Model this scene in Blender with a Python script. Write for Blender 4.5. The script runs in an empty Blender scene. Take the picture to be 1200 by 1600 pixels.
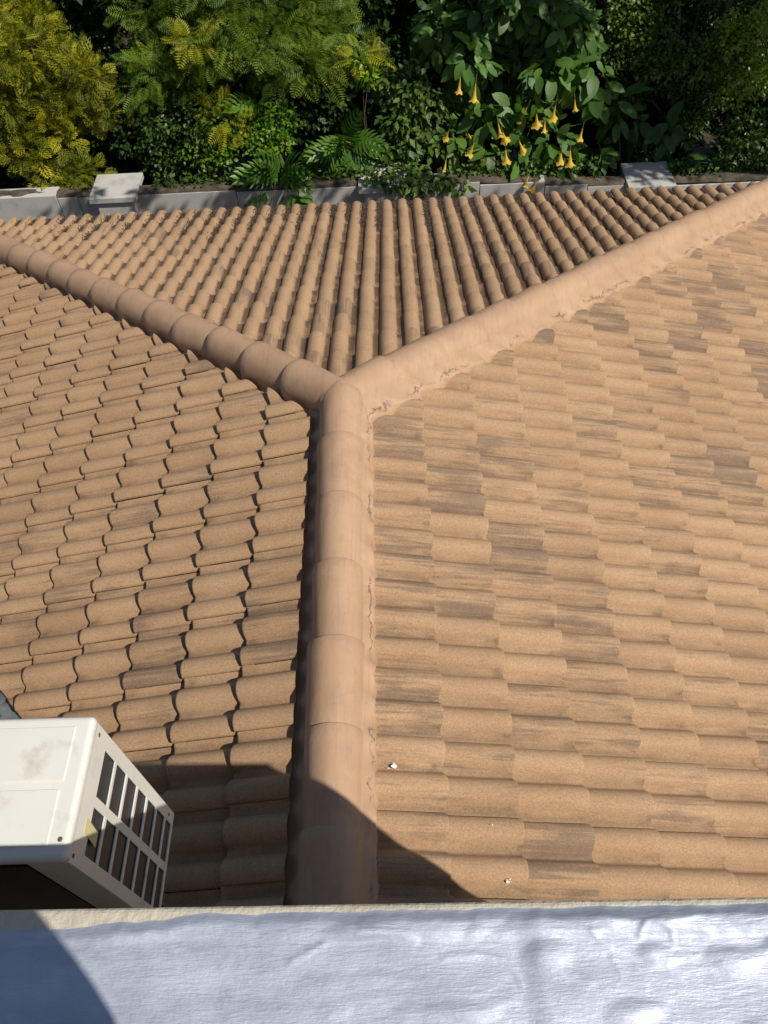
import bpy, bmesh, math, random
import numpy as np
from mathutils import Vector, Matrix, noise
R = math.radians
random.seed(7); rng = np.random.default_rng(11)
scene = bpy.context.scene
COL = scene.collection

# ------------------------------------------------------------ camera, sky, sun, exposure
TH = 0.3357; T = math.tan(TH); CS = math.cos(TH); SN = math.sin(TH)
cam_d = bpy.data.cameras.new('camera'); cam = bpy.data.objects.new('camera', cam_d); COL.objects.link(cam)
cam_d.sensor_fit = 'VERTICAL'; cam_d.sensor_height = 24; cam_d.lens = 1251.08/1600*24
cam_d.clip_start = 0.02; cam_d.clip_end = 500
cp, cyaw, cr = 0.9240, -0.0433, -0.0728
fw = Vector((math.sin(cyaw)*math.cos(cp), math.cos(cyaw)*math.cos(cp), -math.sin(cp)))
rt0 = Vector((math.cos(cyaw), -math.sin(cyaw), 0)); up0 = rt0.cross(fw)
rt = math.cos(cr)*rt0 + math.sin(cr)*up0; upv = -math.sin(cr)*rt0 + math.cos(cr)*up0
M = Matrix((rt, upv, -fw)).transposed().to_4x4(); M.translation = Vector((0.3256, -3.0976, 3.0845))
cam.matrix_world = M
scene.camera = cam

SUN = Vector((0.72, -0.44, 1.0)).normalized()          # towards the sun
el = math.asin(SUN.z)
world = bpy.data.worlds.new('World'); scene.world = world; world.use_nodes = True
wn = world.node_tree.nodes; wl = world.node_tree.links
sky = wn.new('ShaderNodeTexSky'); sky.sky_type = 'NISHITA'; sky.sun_disc = False
sky.sun_elevation = el; sky.sun_rotation = math.atan2(SUN.x, SUN.y)
wn['Background'].inputs[1].default_value = 0.065
wl.new(sky.outputs[0], wn['Background'].inputs[0])
sd = bpy.data.lights.new('sun', 'SUN'); sd.energy = 4.6; sd.angle = R(0.5); sd.color = (1, 0.93, 0.82)
so = bpy.data.objects.new('sun', sd); COL.objects.link(so); so.rotation_euler = SUN.to_track_quat('Z', 'Y').to_euler()
scene.view_settings.view_transform = 'Standard'; scene.view_settings.look = 'None'
scene.view_settings.exposure = 0.0; scene.view_settings.gamma = 1

# ------------------------------------------------------------ object helpers
def tag(o, label=None, cat=None, group=None, kind=None):
    if label: o['label'] = label
    if cat: o['category'] = cat
    if group: o['group'] = group
    if kind: o['kind'] = kind
    return o
def empty(name, loc=(0, 0, 0), rz=0):
    o = bpy.data.objects.new(name, None); COL.objects.link(o); o.location = loc; o.rotation_euler = (0, 0, rz)
    o.empty_display_size = 0.1
    return o
def link(name, me, mat, parent=None, smooth=False):
    o = bpy.data.objects.new(name, me); COL.objects.link(o)
    if mat: me.materials.append(mat)
    if parent: o.parent = parent
    if smooth: me.polygons.foreach_set('use_smooth', [True]*len(me.polygons))
    return o
def from_bm(name, bm, mat, parent=None, smooth=False):
    bmesh.ops.recalc_face_normals(bm, faces=bm.faces)
    me = bpy.data.meshes.new(name); bm.to_mesh(me); bm.free()
    return link(name, me, mat, parent, smooth)
def np_mesh(name, V, F, mat, parent=None, smooth=False, attrs=None):
    """V (n,3) array, F (m,k) array of equal sided faces"""
    me = bpy.data.meshes.new(name); n, k = len(F), F.shape[1]
    me.vertices.add(len(V)); me.vertices.foreach_set('co', V.astype(np.float32).ravel())
    me.loops.add(n*k); me.loops.foreach_set('vertex_index', F.astype(np.int32).ravel())
    me.polygons.add(n); me.polygons.foreach_set('loop_start', np.arange(0, n*k, k, dtype=np.int32))
    me.update(calc_edges=True)
    for an, av in (attrs or {}).items():
        a = me.attributes.new(an, 'FLOAT_VECTOR', 'POINT'); a.data.foreach_set('vector', av.astype(np.float32).ravel())
    return link(name, me, mat, parent, smooth)
def bx(bm, x0, x1, y0, y1, z0, z1, bev=0, seg=2):
    r = bmesh.ops.create_cube(bm, size=1)
    for v in r['verts']:
        v.co = Vector(((x0+x1)/2+v.co.x*(x1-x0), (y0+y1)/2+v.co.y*(y1-y0), (z0+z1)/2+v.co.z*(z1-z0)))
    if bev:
        es = list({e for v in r['verts'] for e in v.link_edges})
        bmesh.ops.bevel(bm, geom=es, offset=bev, segments=seg, profile=0.5, affect='EDGES')
def tube(bm, pts, rad, n=8):
    pts = [Vector(p) for p in pts]; rings = []
    if not hasattr(rad, '__len__'): rad = [rad]*len(pts)
    for i, p in enumerate(pts):
        d = (pts[min(i+1, len(pts)-1)]-pts[max(i-1, 0)]).normalized()
        a = d.orthogonal().normalized() if i == 0 else (a - d*a.dot(d)).normalized()
        b = d.cross(a)
        rings.append([bm.verts.new(p+(a*math.cos(2*math.pi*k/n)+b*math.sin(2*math.pi*k/n))*rad[i]) for k in range(n)])
    for r0, r1 in zip(rings, rings[1:]):
        for k in range(n): bm.faces.new((r0[k], r0[(k+1) % n], r1[(k+1) % n], r1[k]))
    bm.faces.new(rings[0][::-1]); bm.faces.new(rings[-1])
def N3(x, y, z=0): return noise.noise(Vector((x, y, z)))
def ss(x, a, b):
    t = min(1, max(0, (x-a)/(b-a))); return t*t*(3-2*t)

# ------------------------------------------------------------ materials
def mat_new(name):
    m = bpy.data.materials.new(name); m.use_nodes = True; nt = m.node_tree
    return m, nt, nt.nodes['Principled BSDF']
def node(nt, t, **kw):
    n = nt.nodes.new(t)
    for k, v in kw.items(): setattr(n, k, v)
    return n
def noise_n(nt, vec, scale, detail=4, rough=0.55, dist=0):
    n = node(nt, 'ShaderNodeTexNoise'); n.inputs['Scale'].default_value = scale
    n.inputs['Detail'].default_value = detail; n.inputs['Roughness'].default_value = rough
    n.inputs['Distortion'].default_value = dist
    if vec is not None: nt.links.new(vec, n.inputs['Vector'])
    return n.outputs[0]
def mapping(nt, vec, sc):
    n = node(nt, 'ShaderNodeMapping'); n.inputs['Scale'].default_value = sc; nt.links.new(vec, n.inputs[0]); return n.outputs[0]
def mr(nt, val, a, b, c=0, d=1):
    n = node(nt, 'ShaderNodeMapRange'); n.inputs[1].default_value = a; n.inputs[2].default_value = b
    n.inputs[3].default_value = c; n.inputs[4].default_value = d; nt.links.new(val, n.inputs[0]); return n.outputs[0]
def math_n(nt, op, a, b=None):
    n = node(nt, 'ShaderNodeMath', operation=op)
    for i, v in enumerate((a, b)):
        if v is None: continue
        if isinstance(v, (int, float)): n.inputs[i].default_value = v
        else: nt.links.new(v, n.inputs[i])
    return n.outputs[0]
def mix(nt, fac, a, b, bt='MIX'):
    n = node(nt, 'ShaderNodeMix', data_type='RGBA', blend_type=bt)
    for s, v in ((n.inputs[0], fac), (n.inputs[6], a), (n.inputs[7], b)):
        if isinstance(v, (int, float)): s.default_value = v
        elif isinstance(v, tuple): s.default_value = (*v, 1) if len(v) == 3 else v
        else: nt.links.new(v, s)
    return n.outputs[2]
def bump(nt, h, strength, dist, prev=None):
    n = node(nt, 'ShaderNodeBump'); n.inputs['Strength'].default_value = strength; n.inputs['Distance'].default_value = dist
    nt.links.new(h, n.inputs['Height'])
    if prev is not None: nt.links.new(prev, n.inputs['Normal'])
    return n.outputs[0]
def obj_co(nt): return node(nt, 'ShaderNodeTexCoord').outputs['Object']

def simple(name, col, rough=0.7, metal=0, var=0.15, scale=8, bs=0.0, bsc=60, dirt=None, dsc=3, dlo=0.55, dhi=0.75):
    m, nt, p = mat_new(name); co = obj_co(nt)
    n1 = noise_n(nt, co, scale, 5)
    c = mix(nt, mr(nt, n1, 0.3, 0.7), tuple(x*(1-var) for x in col), tuple(min(1, x*(1+var)) for x in col))
    if dirt: c = mix(nt, mr(nt, noise_n(nt, co, dsc, 6, 0.65), dlo, dhi), c, dirt)
    nt.links.new(c, p.inputs['Base Color']); p.inputs['Roughness'].default_value = rough; p.inputs['Metallic'].default_value = metal
    if bs: nt.links.new(bump(nt, noise_n(nt, co, bsc, 4), bs, 0.01), p.inputs['Normal'])
    return m

def tile_material():
    m, nt, p = mat_new('concrete_roof_tile')
    A = node(nt, 'ShaderNodeAttribute', attribute_name='tuv').outputs['Vector']      # u, s inside the tile, tile phase
    B = node(nt, 'ShaderNodeAttribute', attribute_name='tint').outputs['Vector']     # grey amount, brightness, height on roll
    sb = node(nt, 'ShaderNodeSeparateXYZ'); nt.links.new(B, sb.inputs[0])
    sa = node(nt, 'ShaderNodeSeparateXYZ'); nt.links.new(A, sa.inputs[0])
    co = obj_co(nt)
    streak = noise_n(nt, mapping(nt, A, (64, 2.4, 1)), 1.0, 6, 0.70, 0.5)
    patch = noise_n(nt, mapping(nt, A, (11, 2.6, 1)), 1.0, 3, 0.5, 0.3)
    g = math_n(nt, 'ADD', math_n(nt, 'MULTIPLY', streak, 0.55), math_n(nt, 'MULTIPLY', patch, 0.45))
    g = math_n(nt, 'ADD', g, sb.outputs[0])
    gf = mr(nt, g, 0.50, 0.61)
    base = mix(nt, mr(nt, noise_n(nt, co, 2.2, 3), 0.35, 0.65), (0.486, 0.316, 0.184), (0.541, 0.359, 0.215))
    grain = noise_n(nt, co, 130, 5, 0.9)
    c = mix(nt, math_n(nt, 'MULTIPLY', gf, 0.62), base, (0.185, 0.138, 0.110))
    # worn band towards the lower end of each tile; dirt in the water courses, with shade painted in on the far slope
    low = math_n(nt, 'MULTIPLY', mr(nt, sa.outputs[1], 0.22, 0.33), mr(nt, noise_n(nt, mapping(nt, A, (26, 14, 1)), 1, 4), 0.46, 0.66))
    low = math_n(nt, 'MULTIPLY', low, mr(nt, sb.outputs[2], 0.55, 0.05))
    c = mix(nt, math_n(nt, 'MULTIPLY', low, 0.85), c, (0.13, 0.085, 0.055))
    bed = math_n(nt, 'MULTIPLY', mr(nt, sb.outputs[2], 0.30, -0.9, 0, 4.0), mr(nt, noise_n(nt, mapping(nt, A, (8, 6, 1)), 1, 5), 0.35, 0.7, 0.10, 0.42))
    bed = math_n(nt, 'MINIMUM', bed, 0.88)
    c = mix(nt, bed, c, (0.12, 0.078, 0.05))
    hs = node(nt, 'ShaderNodeHueSaturation'); nt.links.new(c, hs.inputs['Color']); nt.links.new(sb.outputs[1], hs.inputs['Value'])
    c = mix(nt, mr(nt, grain, 0.36, 0.64, 0, 0.9), hs.outputs[0], mix(nt, 1.0, hs.outputs[0], (0.50, 0.47, 0.45), 'MULTIPLY'))
    spk = mr(nt, noise_n(nt, co, 700, 1), 0.70, 0.78, 0, 0.5)
    c = mix(nt, spk, c, (0.62, 0.5, 0.38))
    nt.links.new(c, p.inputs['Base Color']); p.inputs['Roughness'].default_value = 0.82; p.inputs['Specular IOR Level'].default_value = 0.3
    nt.links.new(bump(nt, grain, 0.5, 0.0025, bump(nt, streak, 0.25, 0.004)), p.inputs['Normal'])
    return m
def cap_material():
    m, nt, p = mat_new('painted_capping'); co = obj_co(nt)
    base = mix(nt, mr(nt, noise_n(nt, co, 3.5, 5), 0.35, 0.65), (0.432, 0.272, 0.168), (0.494, 0.322, 0.204))
    st = noise_n(nt, mapping(nt, co, (60, 4, 20)), 1, 4, 0.6)
    base = mix(nt, mr(nt, st, 0.5, 0.8, 0, 0.6), base, (0.33, 0.21, 0.14))
    base = mix(nt, mr(nt, noise_n(nt, co, 6, 7, 0.7), 0.52, 0.7, 0, 0.5), base, (0.32, 0.20, 0.13))
    dust = mr(nt, noise_n(nt, co, 9, 6, 0.7), 0.58, 0.75, 0, 0.55)
    base = mix(nt, dust, base, (0.53, 0.37, 0.25))
    spk = mr(nt, noise_n(nt, co, 60, 2), 0.76, 0.80, 0, 0.7)
    base = mix(nt, spk, base, (0.16, 0.08, 0.05))
    F_ = node(nt, 'ShaderNodeAttribute', attribute_name='bed').outputs['Fac']
    line = math_n(nt, 'ADD', F_, mr(nt, noise_n(nt, co, 24, 5, 0.7), 0.2, 0.8, -0.25, 0.25))
    near = math_n(nt, 'ABSOLUTE', math_n(nt, 'SUBTRACT', line, 0.80))
    ck = math_n(nt, 'MULTIPLY', mr(nt, near, 0.045, 0.02), mr(nt, noise_n(nt, co, 3.0, 3), 0.47, 0.53))
    base = mix(nt, math_n(nt, 'MULTIPLY', ck, 0.75), base, (0.10, 0.055, 0.035))
    nt.links.new(base, p.inputs['Base Color']); p.inputs['Roughness'].default_value = 0.6
    h = noise_n(nt, co, 55, 5, 0.6)
    nt.links.new(bump(nt, noise_n(nt, co, 400, 2), 0.25, 0.001, bump(nt, h, 0.35, 0.004)), p.inputs['Normal'])
    return m
def silver_material():
    m, nt, p = mat_new('aluminium_coating'); co = obj_co(nt)
    n1 = noise_n(nt, co, 14, 6, 0.6)
    c = mix(nt, mr(nt, n1, 0.3, 0.7), (0.46, 0.50, 0.60), (0.59, 0.63, 0.74))
    c = mix(nt, mr(nt, noise_n(nt, co, 5, 4), 0.6, 0.85, 0, 0.3), c, (0.62, 0.60, 0.54))
    c = mix(nt, mr(nt, noise_n(nt, mapping(nt, co, (7, 38, 7)), 1, 5, 0.6, 0.5), 0.42, 0.66, 0, 0.45), c, (0.40, 0.44, 0.54))
    nt.links.new(c, p.inputs['Base Color']); p.inputs['Metallic'].default_value = 0.6
    nt.links.new(mr(nt, noise_n(nt, co, 90, 3), 0.3, 0.7, 0.54, 0.72), p.inputs['Roughness'])
    brush = noise_n(nt, mapping(nt, co, (60, 380, 60)), 1, 3, 0.6, 0.4)
    pim = noise_n(nt, co, 230, 4, 0.65)
    b1 = bump(nt, pim, 0.22, 0.0014); b2 = bump(nt, brush, 0.6, 0.0014, b1)
    b3 = bump(nt, noise_n(nt, co, 60, 3, 0.6, 0.6), 0.06, 0.004, b2)
    nt.links.new(b3, p.inputs['Normal'])
    return m
def leaf_mat(name, dark, mid, tip, rough=0.5, trans=0.25, spec=0.5, tr_col=None):
    m, nt, p = mat_new(name)
    B = node(nt, 'ShaderNodeAttribute', attribute_name='tint').outputs['Vector']
    s = node(nt, 'ShaderNodeSeparateXYZ'); nt.links.new(B, s.inputs[0])
    c = mix(nt, s.outputs[0], dark, mid); c = mix(nt, s.outputs[1], c, tip)
    nt.links.new(c, p.inputs['Base Color']); p.inputs['Roughness'].default_value = rough
    p.inputs['Specular IOR Level'].default_value = spec
    tr = node(nt, 'ShaderNodeBsdfTranslucent'); nt.links.new(mix(nt, 1.0, c, (1.5, 1.6, 0.5), 'MULTIPLY'), tr.inputs[0])
    mx = node(nt, 'ShaderNodeMixShader'); mx.inputs[0].default_value = trans
    nt.links.new(p.outputs[0], mx.inputs[1]); nt.links.new(tr.outputs[0], mx.inputs[2])
    nt.links.new(mx.outputs[0], nt.nodes['Material Output'].inputs[0])
    return m

M_TILE = tile_material(); M_CAP = cap_material(); M_SILVER = silver_material()
M_DECK = simple('roofing_felt', (0.03, 0.028, 0.026), 0.9)
M_PLASTER = simple('cream_plaster', (0.50, 0.46, 0.37), 0.85, var=0.1, scale=20, bs=0.4, bsc=90, dirt=(0.3, 0.28, 0.23), dsc=12)
M_WALL = simple('pale_grey_wall_paint', (0.47, 0.46, 0.44), 0.85, var=0.06, scale=3, bs=0.15, bsc=60, dirt=(0.27, 0.255, 0.235), dsc=4, dlo=0.5, dhi=0.8)
M_WALLTOP = simple('dirty_shaded_wall_top', (0.11, 0.09, 0.065), 0.95, var=0.3, scale=10, bs=0.6, bsc=50, dirt=(0.045, 0.033, 0.022), dsc=9, dlo=0.4, dhi=0.6)  # dirt and debris, colours darkened further to carry the strip's shadow
M_HOUSEWALL = simple('house_plaster', (0.55, 0.47, 0.36), 0.9)
M_FASCIA = simple('fascia_paint', (0.12, 0.08, 0.06), 0.6)
M_FLASH = simple('weathered_flashing', (0.22, 0.24, 0.25), 0.55, 0.3, var=0.3, scale=12, dirt=(0.10, 0.075, 0.045), dsc=14, dlo=0.5, dhi=0.62)
M_AC = simple('cream_enamel', (0.70, 0.695, 0.655), 0.42, var=0.05, scale=5, dirt=(0.46, 0.43, 0.36), dsc=13, dlo=0.55, dhi=0.80)
M_ACDARK = simple('black_coil', (0.012, 0.013, 0.016), 0.5, 0.3)
M_FIN = simple('coil_fin', (0.10, 0.11, 0.12), 0.45, 0.6)
M_SCREW = simple('rusty_screw', (0.16, 0.10, 0.07), 0.7, 0.4)
M_STICK = simple('faded_yellow_sticker', (0.62, 0.56, 0.30), 0.6)
M_STEEL = simple('galvanised_steel', (0.35, 0.35, 0.36), 0.5, 0.7)
M_PAVE = simple('paving', (0.25, 0.22, 0.19), 0.9, var=0.2)
M_SOIL = simple('garden_soil', (0.045, 0.034, 0.022), 0.95, var=0.4, scale=6, bs=0.8, bsc=25)
M_BARK = simple('bark', (0.12, 0.09, 0.06), 0.9, var=0.3, scale=20, bs=0.6)
M_STEM = simple('green_stem', (0.09, 0.13, 0.03), 0.6)
M_LITTER = simple('dry_leaf_litter', (0.085, 0.055, 0.038), 0.95, var=0.6, scale=60)
M_DROP = simple('bird_lime', (0.75, 0.74, 0.70), 0.7)
M_FLOWER = None

# ------------------------------------------------------------ the ground and paths
def sheet(name, x0, x1, y0, y1, z, mat):
    bm = bmesh.new(); vs = [bm.verts.new(p) for p in ((x0, y0, z), (x1, y0, z), (x1, y1, z), (x0, y1, z))]; bm.faces.new(vs)
    return tag(from_bm(name, bm, mat), kind='structure')
sheet('ground', -150, 150, -150, 150, -3.9, M_SOIL)
sheet('side_path', -9, 9, -9, 5.5, -3.895, M_PAVE)

# ------------------------------------------------------------ tiled roof
H = 0.046; DROP = 0.034; G = 0.3114; P15 = 0.075
def prof(u):
    """height of the tile wave at u (0 = left side lap, tile cover 0.30)"""
    u = u % 0.30
    if u > 0.270: return 0.009*ss(u, 0.270, 0.298)
    for c in (0.045, 0.195):
        d = abs(u-c)
        if d < 0.057: return H*max(0.0, 1-(d/0.057)**2.2)**0.72
    return 0
class Slope:
    def __init__(s, o, d, r, lat0): s.o = Vector(o); s.d = Vector(d); s.r = Vector(r); s.n = s.r.cross(s.d).normalized(); s.lat0 = lat0; s.n = s.n if s.n.z > 0 else -s.n; s.ends = [100]
    def pt(s, lat, dist, h=0): return s.o+s.r*lat+s.d*dist+s.n*(h-DROP)
    def lift(s, dist):
        for i, e in enumerate(s.ends):
            if dist <= e+0.003:
                s0 = max(s.ends[i-1]-0.05, 0.07) if i else max(e-0.40, 0.06)
                return 0.004+0.044*max(0, dist-s0)/(e-s0)
        return 0.03
    def surf(s, lat, dist): return s.pt(lat, dist, prof(lat-s.lat0)+s.lift(dist)+0.001)
SL = Slope((0, 0, 0), (-CS, 0, -SN), (0, 1, 0), -0.9035)
SR = Slope((0, 0, 0), (CS, 0, -SN), (0, -1, 0), 0.059)
SE = Slope((0, 0, 0), (0, CS, -SN), (1, 0, 0), -3.533)
SW = Slope((0, -3.16, 0), (0, CS, -SN), (1, 0, 0), -3.62)
US = [0.0, 0.004]+[i*0.0075 for i in range(1, 40) if abs(i*0.0075-0.1)>0.001]+[0.2999]
def build_slope(name, sl, ends, la, lb, keep, cuts, parent, seed, wide_grey=0.0):
    rnd = random.Random(seed); V = []; F = []; TU = []; TI = []
    k0 = math.floor((la-sl.lat0)/0.30)-1; k1 = math.ceil((lb-sl.lat0)/0.30)+1
    for ci, e in enumerate(ends):
        prev = ends[ci-1] if ci else e-G
        s0 = max(prev-0.05, 0.07) if ci else max(e-0.40, 0.06)
        for k in range(k0, k1):
            lat = sl.lat0+0.30*k
            m = sl.pt(lat+0.15, (s0+e)/2)
            if not keep(m.x, m.y): continue
            x = rnd.random(); grey = (-0.15 if x < 0.30 else -0.055 if x < 0.62 else -0.01 if x < 0.86 else 0.03)+rnd.uniform(-.04, .04)+wide_grey
            bright = rnd.uniform(0.93, 1.06); ph = rnd.random()*100
            de = rnd.uniform(-.006, .006); dz = rnd.uniform(-.002, .003); skew = rnd.uniform(-.006, .006); dl = rnd.uniform(-.002, .002)
            L = e+de-s0; base = len(V); rows = []
            for si, (s, hh, uo) in enumerate([(0, 0, 0), (L*0.25, 0, 0), (L*0.5, 0, 0), (L*0.75, 0, 0), (L-0.010, 0, 0), (L-0.003, -0.0012, 0), (L, -0.005, 0), (L-0.001, -0.019, 0)]):
                lift = 0.004+0.044*(s/L)
                for u in US:
                    h = prof(u)+lift+hh+dz
                    V.append(sl.pt(lat+u+dl, s0+s+(u-0.15)*skew*(1 if si > 3 else 0)/0.15, h)); TU.append((u, s0+s-(e-G), ph)); TI.append((grey, bright, min(1, prof(u)/H)-(1.0*max(0, 1-prof(u)/H*3) if seed == 3 else 0)))  # far slope only: deepens the painted shade and dirt in its channels
            n = len(US)
            for i in range(7):
                for j in range(n-1):
                    a = base+i*n+j; F.append((a, a+1, a+n+1, a+n))
            # side lap edge, turned down
            b2 = len(V)
            for i in range(7):
                p = V[base+i*n]; V.append(p-sl.n*0.012); TU.append(TU[base+i*n]); TI.append((grey+0.1, bright, 0.0))
            for i in range(6): F.append((base+i*n, base+(i+1)*n, b2+i+1, b2+i))
    bm = bmesh.new()
    l1 = bm.verts.layers.float_vector.new('tuv'); l2 = bm.verts.layers.float_vector.new('tint')
    bv = []
    for p, a, b in zip(V, TU, TI):
        v = bm.verts.new(p); v[l1] = a; v[l2] = b; bv.append(v)
    for f in F: bm.faces.new([bv[i] for i in f]).smooth = True
    for co, no in cuts:
        bmesh.ops.bisect_plane(bm, geom=bm.verts[:]+bm.edges[:]+bm.faces[:], dist=1e-5, plane_co=co, plane_no=no, clear_outer=True)
    me = bpy.data.meshes.new(name); bm.to_mesh(me); bm.free()
    o = link(name, me, M_TILE, parent)
    return o
house = empty('hip_roof_house', (0, 0, -3.9))
tag(house, 'house below with a tan concrete tiled hip roof and thick painted ridge capping', 'house')
hpar = house
EAVE = 4.14; KV = -3.16
def child(o):                                   # parts are modelled in world coordinates
    o.parent = hpar; o.matrix_parent_inverse = Matrix.Translation((0, 0, 3.9)); return o
endsL = [0.434+G*i for i in range(13)]; endsR = [0.460+G*i for i in range(13)]
endsE = sorted([2.756-G*i for i in range(0, 8)]+[2.756+G*i for i in range(1, 5)]+[4.385])
endsW = [0.35+G*i for i in range(13)]
for a_, b_ in ((SL, endsL), (SR, endsR), (SE, endsE), (SW, endsW)): a_.ends = b_
o = child(build_slope('roof_slope', SL, endsL, -3.0, 4.2, lambda x, y: x+y < 0.35 and x+y > KV-0.3 and y > -3.1,
    [((-0.105, -0.105, 0), (1, 1, 0)), ((-0.165, 0, 0), (1, 0, 0)), ((KV/2+0.03, KV/2+0.03, 0), (-1, -1, 0)), ((0, -2.87, 0), (0, -1, 0))], None, 1, -0.03))
tag(o, 'left roof slope, each course edge throwing a dark scalloped shadow')
o = child(build_slope('roof_slope', SR, endsR, -4.2, 3.0, lambda x, y: x-y > -0.35 and y > -3.1,
    [((0.05, -0.05, 0), (-1, 1, 0)), ((0, -2.87, 0), (0, -1, 0))], None, 2, 0.03))
tag(o, 'right roof slope, sunlit, with grey brushed tiles scattered through it')
o = child(build_slope('roof_slope', SE, endsE, -4.2, 4.2, lambda x, y: y > abs(x)-0.35 and y < 4.3,
    [((-0.04, 0.04, 0), (-1, -1, 0)), ((0.04, 0.04, 0), (1, -1, 0))], None, 3, -0.02))
tag(o, 'far triangular hip slope with rolls running down to the eave')
o = child(build_slope('roof_slope', SW, endsW, -7.0, 0.0, lambda x, y: x+y < KV+0.2 and y > -3.1,
    [((KV/2-0.07, KV/2-0.07, 0), (1, 1, 0)), ((0, -2.87, 0), (0, -1, 0))], None, 4, 0))
tag(o, 'slope of the side wing beyond the valley gutter')
# felt underlay just under the tiles
bm = bmesh.new(); dz = -0.058; E2 = EAVE-0.03
def pz(x, y): return (x, y, -max(abs(x), y)*T+dz)
for poly in ([(0, 0), (-E2, E2), (-E2, 1.08), (-0.05, -3.01), (0, -3.01)],
             [(0, 0), (0, -3.01), (E2, -3.01), (E2, E2)], [(0, 0), (E2, E2), (-E2, E2)]):
    bm.faces.new([bm.verts.new(pz(*p)) for p in poly])
def wz(x, y): return (x, y, T*(KV-y)+dz)
bm.faces.new([bm.verts.new(wz(*p)) for p in ((-0.05, -3.01), (-4.14, 1.08), (-7.0, 1.08), (-7.0, -3.01))])
me = bpy.data.meshes.new('roof_deck'); bm.to_mesh(me); bm.free(); child(link('roof_deck', me, M_DECK))
bm = bmesh.new()
bx(bm, -3.75, 3.75, -2.86, 3.75, -3.9, -1.62); bx(bm, -7, -3.752, -2.86, 0.7, -3.9, -1.62)
child(from_bm('wall', bm, M_HOUSEWALL))
bm = bmesh.new(); zf = -EAVE*T
bx(bm, -EAVE, EAVE, EAVE-0.05, EAVE-0.02, zf-0.20, zf-0.03); bx(bm, EAVE-0.05, EAVE-0.02, -2.9, EAVE-0.051, zf-0.20, zf-0.03)
bx(bm, -EAVE+0.02, -EAVE+0.05, 1.1, EAVE-0.051, zf-0.20, zf-0.03); bx(bm, -7, -EAVE+0.019, 1.05, 1.08, zf-0.20, zf-0.03)
bx(bm, -EAVE+0.06, EAVE-0.06, -2.88, EAVE-0.06, zf-0.19, zf-0.17)
child(from_bm('fascia', bm, M_FASCIA))
# valley gutter
bm = bmesh.new()
prev = None; dv = Vector((-1, 1, -T))
for i in range(90):
    c = Vector((-0.06, KV+0.06, 0))+dv*(0.75+i/89*3.3); c.z = T*c.x
    row = []
    for w in (-0.15, -0.10, -0.03, 0, 0.03, 0.05, 0.07):
        x, y = c.x+w*0.707, c.y+w*0.707
        z = max(T*x, T*(KV-y)) if False else (T*x if w > 0 else T*(KV-y))
        row.append(bm.verts.new((x, y, z-0.034+0.003*N3(x*9, y*9))))
    if prev:
        for j in range(6): bm.faces.new((prev[j], prev[j+1], row[j+1], row[j])).smooth = True
    prev = row
child(from_bm('valley_gutter', bm, M_FLASH))
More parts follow.
